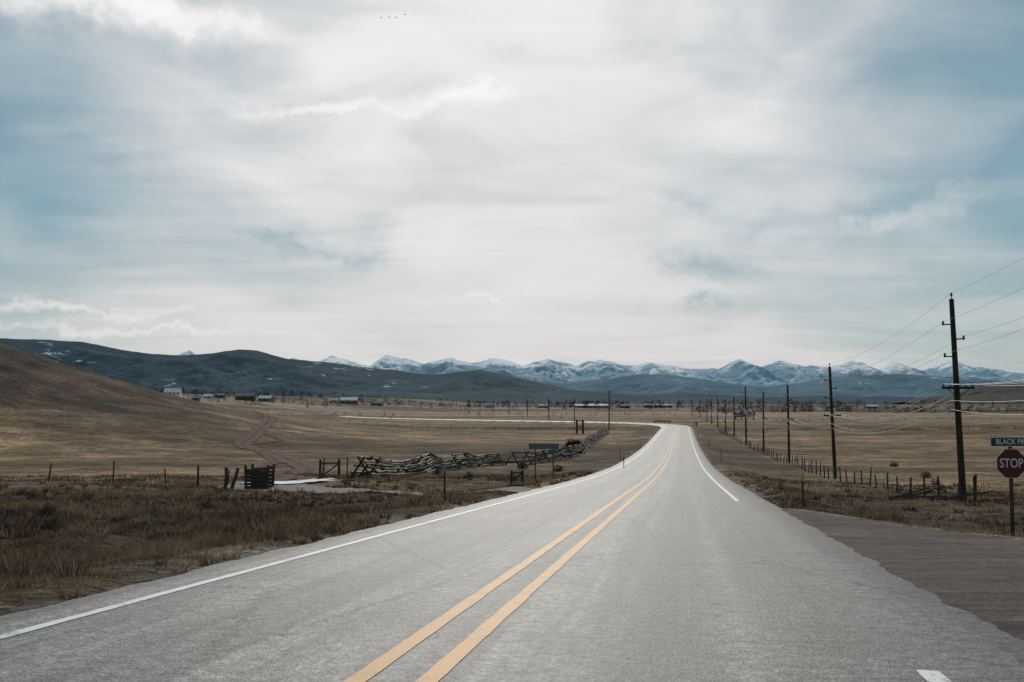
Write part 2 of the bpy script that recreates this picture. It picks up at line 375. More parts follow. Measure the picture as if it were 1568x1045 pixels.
# ------------------------------------------------------------------ grass
def inside(x,y,side,m=0):
    if side=='L': ok=(x<X0+SL*y-4.45-m)
    else: ok=(x>np.where(y<36,np.maximum(xf(y)+.25,X0+SL*y+4.6),X0+SL*y+4.7)+m)
    dd=np.full(x.shape,1e9)
    for q in LP[::4]: dd=np.minimum(dd,(x-q[0])**2+(y-q[1])**2)
    return ok&(dd>2.3**2)&~((side=='L')&(abs(x+14)<3.5)&(abs(y-62)<3))
def grass(name,n,side,seed,ntuft):
    r=np.random.default_rng(seed)
    d=6*(80/6)**(r.random(n)**.9); w=r.random(n)
    if side=='L':
        w=w**.8; x1=X0+SL*d-4.45; x0=-.60*d-3
    else:
        x0=np.where(d<36,np.maximum(xf(d)+.1,X0+SL*d+4.6),X0+SL*d+4.7); x1=.58*d+4
    x=x0+(x1-x0)*w; y=d
    ed=abs(x-(x1 if side=='L' else x0)); cl=fbm(x/.9,y/.9,3,seed)
    keep=(x1>x0)&(r.random(n)<(.25+.75*S((cl-.32)/.22))*(.45+.55*S(ed/1.0)))&inside(x,y,side)
    x=x[keep];y=y[keep];ed=ed[keep];n=len(x)
    h=(.04+.18*r.random(n)**2)*(.4+1.1*S((fbm(x/3,y/3,3,seed+5)-.3)/.4))*(.3+.7*S(ed/3.0))
    la=r.random(n)*2*PI; lean=r.random(n)*1.1*h
    pc=fbm(x/4,y/4,4,seed+9); pf=fbm(x/.7,y/.7,3,seed+13)
    t=np.clip(r.random(n)*.5+S((pc-.38)/.22)*.55+(pf-.5)*1.1-.12+.22*S((7-ed)/6),0,1)[:,None]
    q=ntuft; td=7*(75/7)**r.random(q); tw=r.random(q)
    if side=='L': tx=(-.60*td-3)+(X0+SL*td-4.7+.60*td+3)*tw**.8
    else: 
        s0=np.where(td<36,np.maximum(xf(td)+.3,X0+SL*td+4.9),X0+SL*td+5); tx=s0+(.58*td+4-s0)*tw
    k=inside(tx,td,side,.25)&(r.random(q)<.1+.9*S((fbm(tx/5,td/5,3,seed+21)-.40)/.16)); tx=tx[k];td=td[k];q=len(tx)
    ts_=.4+.85*r.random(q)**1.8; tt=np.clip(r.random(q)**1.1,0,1)
    nb=34; bx=np.repeat(tx,nb);by=np.repeat(td,nb);bs=np.repeat(ts_,nb);bt=np.repeat(tt,nb); m=len(bx)
    ra=r.random(m)*2*PI; rr_=r.random(m)**.6*.15*bs
    bh=(.12+.20*r.random(m))*bs; 
    x=np.concatenate([x,bx+np.cos(ra)*rr_]);y=np.concatenate([y,by+np.sin(ra)*rr_]);h=np.concatenate([h,bh])
    la=np.concatenate([la,ra+r.normal(size=m)*.4]); lean=np.concatenate([lean,bh*(.25+.75*r.random(m))])
    t=np.concatenate([t,np.clip(bt*.95+r.normal(size=m)*.13,0,1)[:,None]])
    n=len(x); z=ground(x,y); a=r.random(n)*2*PI
    wd=np.maximum(.006,.00045*y)*(.7+.8*r.random(n))
    V=np.zeros((n,3,3)); V[:,0]=np.stack([x-np.cos(a)*wd,y-np.sin(a)*wd,z-.03],1);V[:,1]=np.stack([x+np.cos(a)*wd,y+np.sin(a)*wd,z-.03],1)
    V[:,2]=np.stack([x+np.cos(la)*lean,y+np.sin(la)*lean,z+h],1)
    c=C(.034,.024,.018)*(1-t)+C(.27,.188,.118)*t
    st=(r.random(n)<.025)[:,None]; c=np.where(st,C(.40,.32,.22),c)
    return raw_mesh(name,V,np.arange(n*3),3,M_grass,False,np.repeat(c,3,0))
grass('roadside_grass',330000,'L',101,4200); grass('roadside_grass',110000,'R',202,1500)
def shrub(name,x,y,w,h,c1,c2,n=900,leaf=.05):
    z=gz(x,y)
    r=np.random.default_rng(int(abs(x*31+y*7)))
    mb=MB()
    for i in range(14):
        a=r.random()*2*PI;e=r.random()*1.1+.3
        mb.cyl((x,y,z-.05),(x+math.cos(a)*math.cos(e)*w*.45,y+math.sin(a)*math.cos(e)*w*.45,z+h*.85*math.sin(e)),.03*w,.006,5)
    p=r.normal(size=(n,3)); p/=np.linalg.norm(p,axis=1)[:,None]; rad=r.random(n)**.45
    lump=.75+.5*fbm(p[:,0]*2+9,p[:,1]*2+p[:,2]*3+5,3,int(abs(x*3))+4)
    q=p*(rad*lump)[:,None]; q[:,2]=abs(q[:,2])*1.0
    cpos=np.stack([x+q[:,0]*w/2,y+q[:,1]*w/2,z+q[:,2]*h],1)
    V=cpos[:,None,:]+r.normal(size=(n,3,3))*leaf*w
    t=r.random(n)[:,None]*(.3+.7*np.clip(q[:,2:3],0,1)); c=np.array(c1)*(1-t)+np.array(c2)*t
    ob=raw_mesh(name,V.reshape(-1,3),np.arange(n*3),3,M_leaf,False,np.repeat(c,3,0))
    mb.obj('stems',[M_wood],ob)
    return ob
shrub('shrub',9.3,150,3.0,2.0,(.03,.015,.012),(.09,.05,.035),1500)
for x,y,w in [(-5.6,20,.42),(-6.6,20.4,.38),(-7.9,20.8,.33),(-11,24,.4),(-14,33,.5),(-17,38,.6),(33,78,.9),(38,92,1.1),(27,63,.6),(45,118,1.2),(-12,26,.5),(-21,44,.7),(-9.5,31,.5),(-3,70,.9),(4,86,1.1),(-6,80,.9),(1,96,1.2)]:
    shrub('sagebrush',x,y,w,w*.6,(.03,.022,.016),(.12,.088,.056),260,.05)
# ------------------------------------------------------------------ poles & wires
polesR=[(14.8,8,9.8),(21.6,48,9.8),(28.4,88,9.8),(34.9,126,9.8),(41.5,165,9.8),(48,205,11.6),(54.5,245,9.8),(61,285,9.8),(68,330,9.8),(76,380,9.8),(86,440,9.8),(98,520,9.8),(112,620,9.8)]
polesL=[(30.7,316,12.5),(25,400,10.5),(18,490,10.5),(9,580,10.5),(-2,680,10.5),(-15,800,10.5),(-30,940,10.5),(-50,1120,10.5),(-75,1350,10.5)]
def pole(x,y,h,full,scale=1,lean=-.10):
    z=gz(x,y); mb=MB(); r0=.17*scale; r1=.11*scale
    top=Vector((x+lean*3.2 if full else x+random.uniform(-.1,.1),y,z+h)); bot=Vector((x,y,z-.4))
    mb.cyl(bot,top,r0,r1,10,seg=6)
    def at(t): return bot.lerp(top,(h+.4-t)/(h+.4))
    ins=[]
    p=at(0); mb.cyl(p,p+Vector((0,0,.14)),.02,.02,6,1); mb.cyl(p+Vector((0,0,.14)),p+Vector((0,0,.30)),.06*scale,.045*scale,8,1); ins.append(p+Vector((0,0,.28)))
    for t,sd in((1.25,-1),(1.95,1),(2.8,-1)):
        p=at(t); e=p+Vector((sd*.48,0,.02)); mb.cyl(p,e,.035*scale,.03*scale,6,1); mb.cyl(e+Vector((0,0,-.05)),e+Vector((0,0,.16)),.06*scale,.045*scale,8,1); ins.append(e+Vector((0,0,.12)))
    p=at(4.3); ca=[]
    mb.box((p.x,p.y-.17,p.z),(1.55,.10*scale,.12*scale),0,0)
    for sd in(-1,1): mb.cyl((p.x+sd*.55,p.y-.2,p.z-.02),(p.x,p.y-.14,p.z-.5),.02,.02,5,1)
    for xx in(-.7,-.38,.38,.7):
        mb.cyl((p.x+xx,p.y-.17,p.z+.06),(p.x+xx,p.y-.17,p.z+.2),.03*scale,.025*scale,6,1); ca.append(Vector((p.x+xx,p.y-.17,p.z+.18)))
    for tt in(4.9,5.35):
        p=at(tt); mb.cyl(p+Vector((-.12,0,0)),p+Vector((-.3,0,0)),.03,.03,5,1); ca.append(p+Vector((-.3,0,0)))
    mb.obj('utility_pole',[M_pole,M_dark]); return ins,ca
def wires(name,spans,rad,mat,sag):
    cu=bpy.data.curves.new(name,'CURVE'); cu.dimensions='3D'; cu.bevel_depth=rad; cu.bevel_resolution=1
    for a,b in spans:
        L=(b-a).length; s=cu.splines.new('POLY'); s.points.add(20); sg=sag*random.uniform(.8,1.2)
        for i in range(21):
            t=i/20; p=a.lerp(b,t); s.points[i].co=(p.x,p.y,p.z-sg*min(L,60)/40*4*t*(1-t),1)
    ob=bpy.data.objects.new(name,cu); scene.collection.objects.link(ob); cu.materials.append(mat)
sp1=[];sp2=[]
for L,sc in((polesR,1),(polesL,1)):
    prev=None
    for k,(x,y,h) in enumerate(L):
        s=1 if y<200 else 1.2 if y<450 else 1.4
        cur=pole(x,y,h,L is polesR and k<3,s)
        if prev and y<460:
            sp1+=list(zip(prev[0],cur[0])); sp2+=list(zip(prev[1],cur[1]))
        prev=cur
wires('power_lines',sp1,.006,M_wire,.55); wires('telephone_wires',sp2,.013,M_wirelite,1.0)
# ------------------------------------------------------------------ fences
def wirefence(name,pts,spacing,h=1.15,wires_n=4,r=.055,rails=False):
    P=catmull(pts,.5); t,n,s=frames(P); mb=MB(); prev=None; d=0
    while d<s[-1]:
        x=np.interp(d,s,P[:,0]);y=np.interp(d,s,P[:,1]); z=gz(x,y)
        hh=h*random.uniform(.8,1.2); lx=random.uniform(-.16,.16); ly=random.uniform(-.1,.1)
        top=Vector((x+lx,y+ly,z+hh)); mb.cyl((x,y,z-.2),top,r*random.uniform(.7,1.3),r*.85,6,0)
        if prev is not None:
            for k in range(wires_n):
                f=.3+.65*k/max(1,wires_n-1)
                a=Vector((prev[0].x,prev[0].y,prev[0].z)).lerp(prev[1],f); b=Vector((x,y,z)).lerp(top,f)
                mb.cyl(a,b,.005,.005,3,1)
        prev=(Vector((x,y,z)),top); d+=spacing*random.uniform(.8,1.2)
    mb.obj(name,[M_wood,M_wire])
wirefence('wire_fence',[(-40,53),(-33,56),(-27,58),(-21,60),(-17.5,62)],3.2,1.2)
wirefence('wire_fence',[(20.3,44),(23.3,62),(27.2,86),(33.8,126),(40.3,165),(46.8,205),(60,290)],3.0,1.15)
wirefence('wire_fence',[(20.3,44),(26,43),(34,42)],2.6,1.2)
wirefence('wire_fence',[(-12.5,66),(-10.5,70)],2.5,1.3)
wirefence('wire_fence',[(60,300),(120,310),(220,330)],6,1.2,3,.08)
wirefence('wire_fence',[(60,330),(90,420),(300,470)],8,1.2,2,.1)
wirefence('wire_fence',[(30,300),(-40,330),(-120,420)],7,1.2,2,.08)
mb=MB()
for i in range(22):
    x=17.6+random.uniform(0,4.2);y=45.5+random.uniform(-1,1);z=gz(x,y);a=random.uniform(-.5,.5)
    mb.cyl((x-1.1,y,z+random.uniform(0,.3)),(x+1.1*math.cos(a),y+random.uniform(-.6,.6),z+random.uniform(.0,.7)),.05,.035,6,0,3,.04)
mb.obj('rail_pile',[M_wood])
def jackfence(pts,spacing,name):
    P=catmull(pts,.5); t,n,s=frames(P); mb=MB(); prev=None; d=0
    while d<s[-1]+.1:
        dd=min(d,s[-1]); x=np.interp(dd,s,P[:,0]);y=np.interp(dd,s,P[:,1]); i=np.searchsorted(s,dd); i=min(i,len(n)-1)
        N=Vector((n[i][0],n[i][1],0)); z=gz(x,y)+random.uniform(-.2,.05); c=Vector((x,y,z)); H=random.uniform(1.25,1.65); w=random.uniform(.75,1.0)
        mb.cyl(c+N*w+Vector((0,0,-.15)),c-N*.25+Vector((0,0,H)),.085,.07,7,0)
        mb.cyl(c-N*w+Vector((0,0,-.15)),c+N*.25+Vector((0,0,H)),.085,.07,7,0)
        mb.cyl(c+N*w*.62+Vector((0,0,.32)),c-N*w*.62+Vector((0,0,.32)),.05,.05,6,0)
        pts_=[]
        for k in range(7):
            f=.06+.86*k/6; o=w*(1-f*1.0)+.02
            pts_.append(c+N*(o+.09)+Vector((0,0,H*f+random.uniform(-.08,.08))))
        for f in(.3,.6): pts_.append(c-N*(w*(1-f)+.09)+Vector((0,0,H*f+random.uniform(-.08,.08))))
        pts_.append(c+Vector((0,0,H*.93)))
        if prev:
            T_=(c-prev[0]).normalized()*.3
            for a,b in zip(prev[1],pts_): 
                if random.random()<.9: mb.cyl(a-T_,b+T_,.085,.065,7,1 if random.random()<.7 else 0,3,.03)
        prev=(c,pts_); d+=spacing*random.uniform(.85,1.15)
    mb.obj(name,[M_wood,M_rail])
jackfence([(-10.4,69),(-9.8,77),(-8.4,83),(-7.6,92),(-5.2,98),(-2,106),(2.5,114),(7.8,133),(11.5,160),(15,190),(20,228),(25,265)],2.8,'jackleg_fence')
def post(x,y,h,r=.09,lx=0,ly=0,name='fence_post'):
    mb=MB();z=gz(x,y); mb.cyl((x,y,z-.3),(x+lx,y+ly,z+h),r,r*.85,8,0,3,.01)
    for f in(.35,.6,.85): mb.cyl((x+lx*f,y+ly*f,z+h*f-.015),(x+lx*f,y+ly*f,z+h*f+.015),r*1.12,r*1.12,8,1)
    mb.obj(name,[M_wood,M_wire])
post(-18.9,60.3,1.35,.07); post(-17.4,60.8,1.3,.06); post(-16.9,59,1.35,.10,.1,0); post(-16.5,58.6,1.3,.11,.45,.1)
mb=MB(); cx,cy=-15.2,60.2; z=gz(cx,cy)
for i in range(6):
    mb.cyl((cx-.65,cy-.5,z+.12+i*.2),(cx+.7,cy-.45,z+.10+i*.22),.09,.08,7,0,3,.02)
    mb.cyl((cx-.6,cy+.6,z+.12+i*.2),(cx+.65,cy+.55,z+.10+i*.22),.09,.08,7,0,3,.02)
for dx,dy in((-.6,-.65),(.65,-.6),(-.6,.75),(.65,.7)): mb.cyl((cx+dx,cy+dy,z-.2),(cx+dx+random.uniform(-.08,.1),cy+dy,z+1.45),.09,.08,7)
mb.obj('log_crib',[M_wood])
def hbrace(x,y,w,h,rz=0):
    mb=MB(); z=gz(x,y); c,s_=math.cos(rz),math.sin(rz)
    a=Vector((x-c*w/2,y-s_*w/2,z));b_=Vector((x+c*w/2,y+s_*w/2,z)); U=Vector((0,0,1))
    mb.cyl(a-U*.2,a+U*h+Vector((.05,0,0)),.09,.08);mb.cyl(b_-U*.2,b_+U*h,.10,.09); mb.cyl(a+U*h*.8,b_+U*h*.82,.06,.05); mb.cyl(a+U*.1,b_+U*h*.8,.045,.045)
    mb.obj('fence_brace',[M_wood])
hbrace(-12.4,68,1.3,1.35,.3); hbrace(.3,64,.8,.85,.4)
mb=MB(); x,y=17.8,262; z=gz(x,y)
for dx in(-.8,.8): mb.cyl((x+dx,y,z-.3),(x+dx,y,z+3.6),.28,.24,8)
mb.cyl((x-1.1,y,z+3.2),(x+1.1,y,z+3.25),.16,.14,8); mb.cyl((x-.8,y,z+1.8),(x+.8,y,z+1.85),.12,.12,8)
mb.obj('ranch_gate',[M_wood])
def delin(x,y,h,face=0,col=M_steel):
    mb=MB(); z=gz(x,y)
    mb.box((x,y,z+h/2-.15),(.055,.02,h+.3),0,0); mb.box((x-.026,y+.016,z+h/2-.15),(.012,.03,h+.3),0,0);mb.box((x+.026,y+.016,z+h/2-.15),(.012,.03,h+.3),0,0)
    mb.box((x,y-.018,z+h-.12),(.10,.012,.2),0,1)
    mb.obj('delineator_post',[M_dark,col])
delin(-2.25,33.5,1.15);delin(9.05,31.2,1.2,0,M_orange);delin(9.6,86,1.2);delin(12.2,113,1.25);delin(23.0,110,1.3);delin(31.5,160,1.2); delin(20.5,160,1.2);delin(39,210,1.2)
mb=MB(); x,y=2.05,64.5;z=gz(x,y)
for dx in(-.55,.6): mb.box((x+dx,y,z+1.1),(.07,.06,2.5),.05,0)
mb.box((x,y-.06,z+2.15),(1.95,.02,.36),.05,1)
for zz in(2.07,2.24): mb.box((x,y-.038,z+zz),(1.9,.022,.035),.05,0)
mb.obj('road_sign',[M_wood,M_signback])
emp=bpy.data.objects.new('stop_sign',None); scene.collection.objects.link(emp)
sx,sy=12.95,26; sz=gz(sx,sy); emp.location=(sx,sy,sz)
mb=MB(); mb.box((0,0,1.2),(.085,.045,2.8),0,0)
for k in range(18): mb.box((0,-.024,.35+k*.12),(.016,.004,.03),0,1)
mb.obj('post',[M_wood,M_dark],emp)
def octo(mb,R,y,zc,th,m):
    vs=[(R*math.cos(PI/8+i*PI/4),y,zc+R*math.sin(PI/8+i*PI/4)) for i in range(8)]+[(R*math.cos(PI/8+i*PI/4),y+th,zc+R*math.sin(PI/8+i*PI/4)) for i in range(8)]
    mb.add(vs,[tuple(range(8)),tuple(range(15,7,-1))]+[(i,i+8,(i+1)%8+8,(i+1)%8) for i in range(8)],m)
mb=MB(); zc=2.06; octo(mb,.41,-.035,zc,.004,0); octo(mb,.395,-.038,zc,.002,1); mb.obj('octagon',[M_white,M_red],emp)
def text(body,size,loc,mat,parent,sx=1):
    cu=bpy.data.curves.new('lettering','FONT'); cu.body=body; cu.size=size; cu.align_x='CENTER'; cu.align_y='CENTER'; cu.extrude=.001; cu.offset=.004
    ob=bpy.data.objects.new('lettering',cu); scene.collection.objects.link(ob); ob.parent=parent; ob.location=loc; ob.rotation_euler=(PI/2,0,0); ob.scale=(sx,1,1); cu.materials.append(mat)
text('STOP',.33,(0,-.041,zc),M_white,emp,.78)
mb=MB(); mb.box((.10,-.034,2.62),(1.25,.006,.24),0,1); mb.box((.10,-.0385,2.62),(1.22,.002,.21),0,0); mb.obj('street_name_blade',[M_green,M_white],emp)
text('BLACK PINE',.19,(.06,-.041,2.62),M_white,emp,.88)
mb=MB(); x,y=108,463;z=gz(x,y)
for dx in(-4.2,-1.5,1.4,4.2): mb.box((x+dx,y,z+1.9),(.35,.35,4),0,0)
mb.box((x,y-.25,z+2.6),(9.6,.15,2.2),0,1); mb.box((x-3.4,y-.34,z+3.9),(2.6,.12,.9),0,2)
for dx in(-4.2,4.2): mb.cyl((x+dx,y+.2,z+2.5),(x+dx,y+2,z),.12,.12,6)
mb.obj('billboard',[M_wood,M_dark,M_white])
mb=MB()
for i in range(4):
    x=56+i*1.9;y=392;z=gz(x,y); mb.box((x,y,z+.5),(.2,.2,1.3),0,0)
for k in(-.14,0,.14): mb.box((58.9,391.8-abs(k)*.3,gz(58.9,392)+.85+k),(7,.1,.13),0,1)
mb.obj('guardrail',[M_wood,M_dark])
# ------------------------------------------------------------------ buildings
def house(name,x,y,w,d,h,rh,rz,wm,rm,nwin=3,storeys=1):
    e=bpy.data.objects.new(name,None); scene.collection.objects.link(e); e.location=(x,y,gz(x,y)-.3); e.rotation_euler=(0,0,rz)
    a=MB(); a.box((0,0,h/2),(w,d,h))
    a.add([(-w/2,-d/2,h),(-w/2,d/2,h),(-w/2,0,h+rh)],[(0,1,2)]); a.add([(w/2,-d/2,h),(w/2,d/2,h),(w/2,0,h+rh)],[(0,1,2)]); a.obj('walls',[wm],e)
    r=MB(); o=.5
    for s in(-1,1):
        y1=s*(d/2+o); z1=h-o*rh/(d/2)
        r.add([(-w/2-o,0,h+rh+.05),(w/2+o,0,h+rh+.05),(w/2+o,y1,z1+.05),(-w/2-o,y1,z1+.05),(-w/2-o,0,h+rh+.25),(w/2+o,0,h+rh+.25),(w/2+o,y1,z1+.25),(-w/2-o,y1,z1+.25)],[(0,1,2,3),(4,5,6,7),(0,1,5,4),(1,2,6,5),(2,3,7,6),(3,0,4,7)])
    r.obj('roof',[rm],e)
    q=MB()
    for st in range(storeys):
        for i in range(nwin):
            q.box((-w/2+w*(i+.5)/nwin,-d/2-.03,h*(st+.55)/storeys),(w/nwin*.35,.06,h/storeys*.4))
    q.obj('windows',[M_glass],e)
    dd=MB(); dd.box((w*.12,-d/2-.03,1.15),(1.2,.07,2.2)); dd.obj('door',[M_dark],e)
    if storeys>1: c=MB(); c.box((w*.3,0,h+rh),(.9,.9,2)); c.obj('chimney',[M_wallg],e)
house('farmhouse',-272,800,12,9,6,2.8,.15,M_wall,M_roofw,4,2)
house('shed',-252,795,6,5,2.6,1.3,.1,M_wallg,M_roof,2)
house('shed',-290,790,9,5,2.8,1.3,-.1,M_wall,M_roof,2)
house('shed',-262,860,7,5,2.8,1.3,-.1,M_wall,M_roofw,2)
house('barn',-238,890,16,10,4,3,.1,M_wallr,M_roof,3)
house('farmhouse',-222,900,12,8,3.4,2.2,-.2,M_wallg,M_roofw,3)
house('shed',-265,905,8,6,3,1.5,.1,M_wallg,M_roof,2)
house('barn',-178,1090,18,12,4.5,3.2,.1,M_wallg,M_roofw,3)
house('shed',-200,1120,10,7,3,2,.0,M_wall,M_roofw,2)
house('shed',-150,1110,12,7,3,2,-.1,M_wallg,M_roof,2)
house('barn',100,1250,42,12,3.6,2,.02,M_wallg,M_roofw,6)
house('barn',205,1400,38,12,3.6,2,.0,M_wallg,M_roof,6)
house('shed',150,1330,12,8,3,2,.1,M_wallr,M_roof,2)
house('shed',290,1500,14,8,3,2,.1,M_wall,M_roof,2)
house('farmhouse',-30,1350,14,9,4,2.5,.1,M_wall,M_roof,3)
house('shed',40,1300,12,8,3,2,.1,M_wallg,M_roof,2)
house('shed',450,1250,14,8,3,2,.1,M_wallg,M_roofw,2)
# ------------------------------------------------------------------ distant vegetation
def treemass(name,items,c1,c2,seed,nl=60):
    r=np.random.default_rng(seed); Vs=[];Cs=[]
    for (x,y,h,w) in items:
        z=gz(x,y); n=nl
        t=r.random(n); con=1-.75*t if r.random()<.4 else np.sqrt(np.clip(1-(2*t-1)**2,0,1))
        a=r.random(n)*2*PI; rad=np.sqrt(r.random(n))*w/2*con*(.6+.7*r.random(n))
        p=np.stack([x+np.cos(a)*rad,y+np.sin(a)*rad,z+h*(.1+.9*t)],1)
        V=p[:,None,:]+r.normal(size=(n,3,3))*h*.07
        k=r.random(n)[:,None]; c=np.array(c1)*(1-k)+np.array(c2)*k
        Vs.append(V.reshape(-1,3));Cs.append(np.repeat(c,3,0))
        tr=np.array([[x-.15,y,z-.3],[x+.15,y,z-.3],[x,y,z+h*.6]]); Vs.append(tr);Cs.append(np.tile(np.array(c1)*.8,(3,1)))
    V=np.concatenate(Vs);Cc=np.concatenate(Cs)
    return raw_mesh(name,V,np.arange(len(V)),3,M_leaf,False,Cc)
it=[]
for i in range(620):
    x=random.uniform(150,640); y=820+.10*(x-200)+random.gauss(0,10); it.append((x,y,random.uniform(2.2,5.2),random.uniform(6,11)))
treemass('willow_thicket',it,(.020,.015,.014),(.055,.040,.032),1,40)
it=[]
rr=random.Random(8)
for i in range(2300):
    y=rr.choice([1250,1500,1900,2400,3000,3600])*rr.uniform(.96,1.04); x=rr.uniform(-.55,.55)*y
    if fbm(x/250,y/400,3,77)>.49: it.append((x,y,rr.uniform(4,11),rr.uniform(6,16)))
for i in range(260):
    x=-rr.uniform(150,420); y=rr.uniform(760,1150); it.append((x,y,rr.uniform(2,6),rr.uniform(3,8)))
for i in range(120):
    x=rr.uniform(-120,230); y=rr.uniform(1000,1400); it.append((x,y,rr.uniform(2,6),rr.uniform(3,8)))
for i in range(60):
    x=rr.uniform(-40,130); y=rr.uniform(520,760); it.append((x,y,rr.uniform(1,2.4),rr.uniform(2,5)))
treemass('distant_trees',it,(.014,.022,.026),(.04,.05,.048),2,36)
it=[(-150+rr.gauss(0,40),560+rr.gauss(0,60),rr.uniform(1.5,3),rr.uniform(2,4)) for i in range(40)]
treemass('distant_bushes',it,(.03,.026,.02),(.08,.06,.045),4,40)
# ------------------------------------------------------------------ mountains
def mrange(name,Y0,depth,ctrl,mat,jag,amp,wl,seed,nx=1100,ny=110,power=1.15,base=-30):
    cx=np.array([c[0] for c in ctrl])*Y0; ch=np.array([c[1] for c in ctrl])*Y0
    x=np.linspace(cx[0],cx[-1],nx); H=np.interp(x,cx,ch)
    H=H+jag*Y0*(ridged(x/wl,x*0+3.3,5,seed,.55)-.55)
    t=np.linspace(-1,1,ny); Xg,Tg=np.meshgrid(x,t)
    ry=Y0+depth*.25*(fbm(x/(wl*3),x*0,2,seed+3)-.5)*2
    Yg=ry[None,:]+Tg*depth
    env=(1-abs(Tg))**power
    g=ridged(Xg/wl,Yg/(wl*1.3),6,seed+5,.6)-.55
    Z=H[None,:]*env+amp*H[None,:]*g*4*abs(Tg)*(1-abs(Tg))+base*(1-env)
    return raw_mesh(name,np.stack([Xg,Yg,Z],-1),grid_faces(ny,nx),4,mat,True)
def px(L): return [((a-784)/1524.,(615-b)/1524.) for a,b in L]
def mtnmat(name,dark_,mid,snow,Y0,sc,snowlo,snowhi,thr,streak=(1,1,.35),hw=.22,bs=.8,tw=.04):
    m,T,b=newmat(name); g=T.n('ShaderNodeNewGeometry');P=g.outputs['Position']; sp=T.n('ShaderNodeSeparateXYZ');T.l(P,sp.inputs[0])
    n1=T.noise(P,sc,5,.65,.4); n2=T.noise(T.scalevec(P,streak),sc*4,6,.7,.3)
    c=T.mix(T.mapr(n1,.35,.65),dark_,mid)
    hz=T.mapr(sp.outputs[2],snowlo,snowhi,0,1,False)
    q=T.m('ADD',T.m('MULTIPLY',n2,.62),T.m('MULTIPLY',n1,.38)); q=T.m('ADD',q,T.m('MULTIPLY',hz,hw))
    f=T.mapr(q,thr,thr+tw); c=T.mix(f,c,snow); T.l(c,b.inputs['Base Color']); b.inputs['Roughness'].default_value=.95; b.inputs['Specular IOR Level'].default_value=.05
    bump(T,b,n2,bs,Y0*.004); return m
mC=mtnmat('snowy_peaks_haze_tint',(.24,.37,.47),(.33,.46,.55),(.90,.92,.94),20000,1/1300.,150,850,.655,(1,1,.35),.26,.2,.10)  # rock colours paled and blued: aerial haze painted into base colour
mB=mtnmat('haze_blue_hills',(.075,.150,.205),(.115,.20,.26),(.45,.53,.59),10000,1/700.,0,500,.68,bs=.4)  # the blue is distance haze, painted into the base colour
mA=mtnmat('forest_hills_haze_tint',(.020,.054,.078),(.038,.082,.108),(.50,.57,.62),6000,1/420.,0,600,.605,(1,1,.3),hw=0.03,bs=.5)  # forest tones and snow carry a painted blue haze tint
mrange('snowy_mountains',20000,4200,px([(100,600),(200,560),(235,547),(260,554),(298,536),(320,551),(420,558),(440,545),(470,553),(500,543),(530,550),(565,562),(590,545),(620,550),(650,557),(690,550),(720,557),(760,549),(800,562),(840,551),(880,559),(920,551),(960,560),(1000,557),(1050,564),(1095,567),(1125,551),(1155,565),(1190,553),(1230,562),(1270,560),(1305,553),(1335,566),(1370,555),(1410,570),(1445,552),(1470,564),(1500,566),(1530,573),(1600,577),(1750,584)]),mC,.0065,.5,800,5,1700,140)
mrange('hazy_foothills',11500,2400,px([(300,590),(450,568),(560,572),(600,566),(640,572),(690,577),(740,568),(800,578),(870,586),(930,580),(980,574),(1040,580),(1100,589),(1160,594),(1210,588),(1260,580),(1300,576),(1350,573),(1420,575),(1500,579),(1560,583),(1700,590)]),mB,.003,.45,700,15)
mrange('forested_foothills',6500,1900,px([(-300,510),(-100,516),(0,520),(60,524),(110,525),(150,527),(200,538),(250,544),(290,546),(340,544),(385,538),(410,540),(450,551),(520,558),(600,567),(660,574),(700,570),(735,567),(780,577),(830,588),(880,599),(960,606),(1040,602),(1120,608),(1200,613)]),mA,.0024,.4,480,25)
mD=mtnmat('brown_hill',(.07,.062,.056),(.12,.10,.09),(.025,.035,.036),3000,1/150.,0,5000,.55,(1,1,1))
mrange('hill',3200,600,px([(1380,616),(1440,606),(1480,597),(1510,590),(1540,586),(1600,584),(1750,582),(1900,590)]),mD,.001,.25,260,35,500,70)
mE=mtnmat('forest_low_hills_haze_tint',(.03,.066,.086),(.05,.092,.112),(.45,.48,.48),4600,1/300.,0,600,.66,(1,1,.3),bs=.4)  # forest colours tinted blue for haze, no volume involved
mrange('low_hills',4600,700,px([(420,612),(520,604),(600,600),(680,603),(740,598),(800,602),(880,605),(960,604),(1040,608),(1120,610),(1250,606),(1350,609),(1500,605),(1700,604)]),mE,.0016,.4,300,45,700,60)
# ------------------------------------------------------------------ birds
for i,(dx,dz) in enumerate([(0,0),(2.2,.5),(4.3,.7),(6.7,1.9)]):
    mb=MB(); x=-39+dx; z=114+dz; y=290+i*.8
    mb.cyl((x,y-.0,z),(x+.4,y+.1,z+.02),.08,.02,6,0,2); mb.cyl((x-.1,y,z+.01),(x,y,z),.03,.07,6)
    for s in(-1,1):
        mb.add([(x+.05,y,z+.03),(x+.25,y,z+.03),(x+.25+s*.25,y+s*.35,z+.16),(x+.06+s*.25,y+s*.35,z+.16),(x+.2+s*.5,y+s*.7,z+.04)],[(0,1,2,3),(3,2,4)])
    mb.obj('bird',[M_bird])
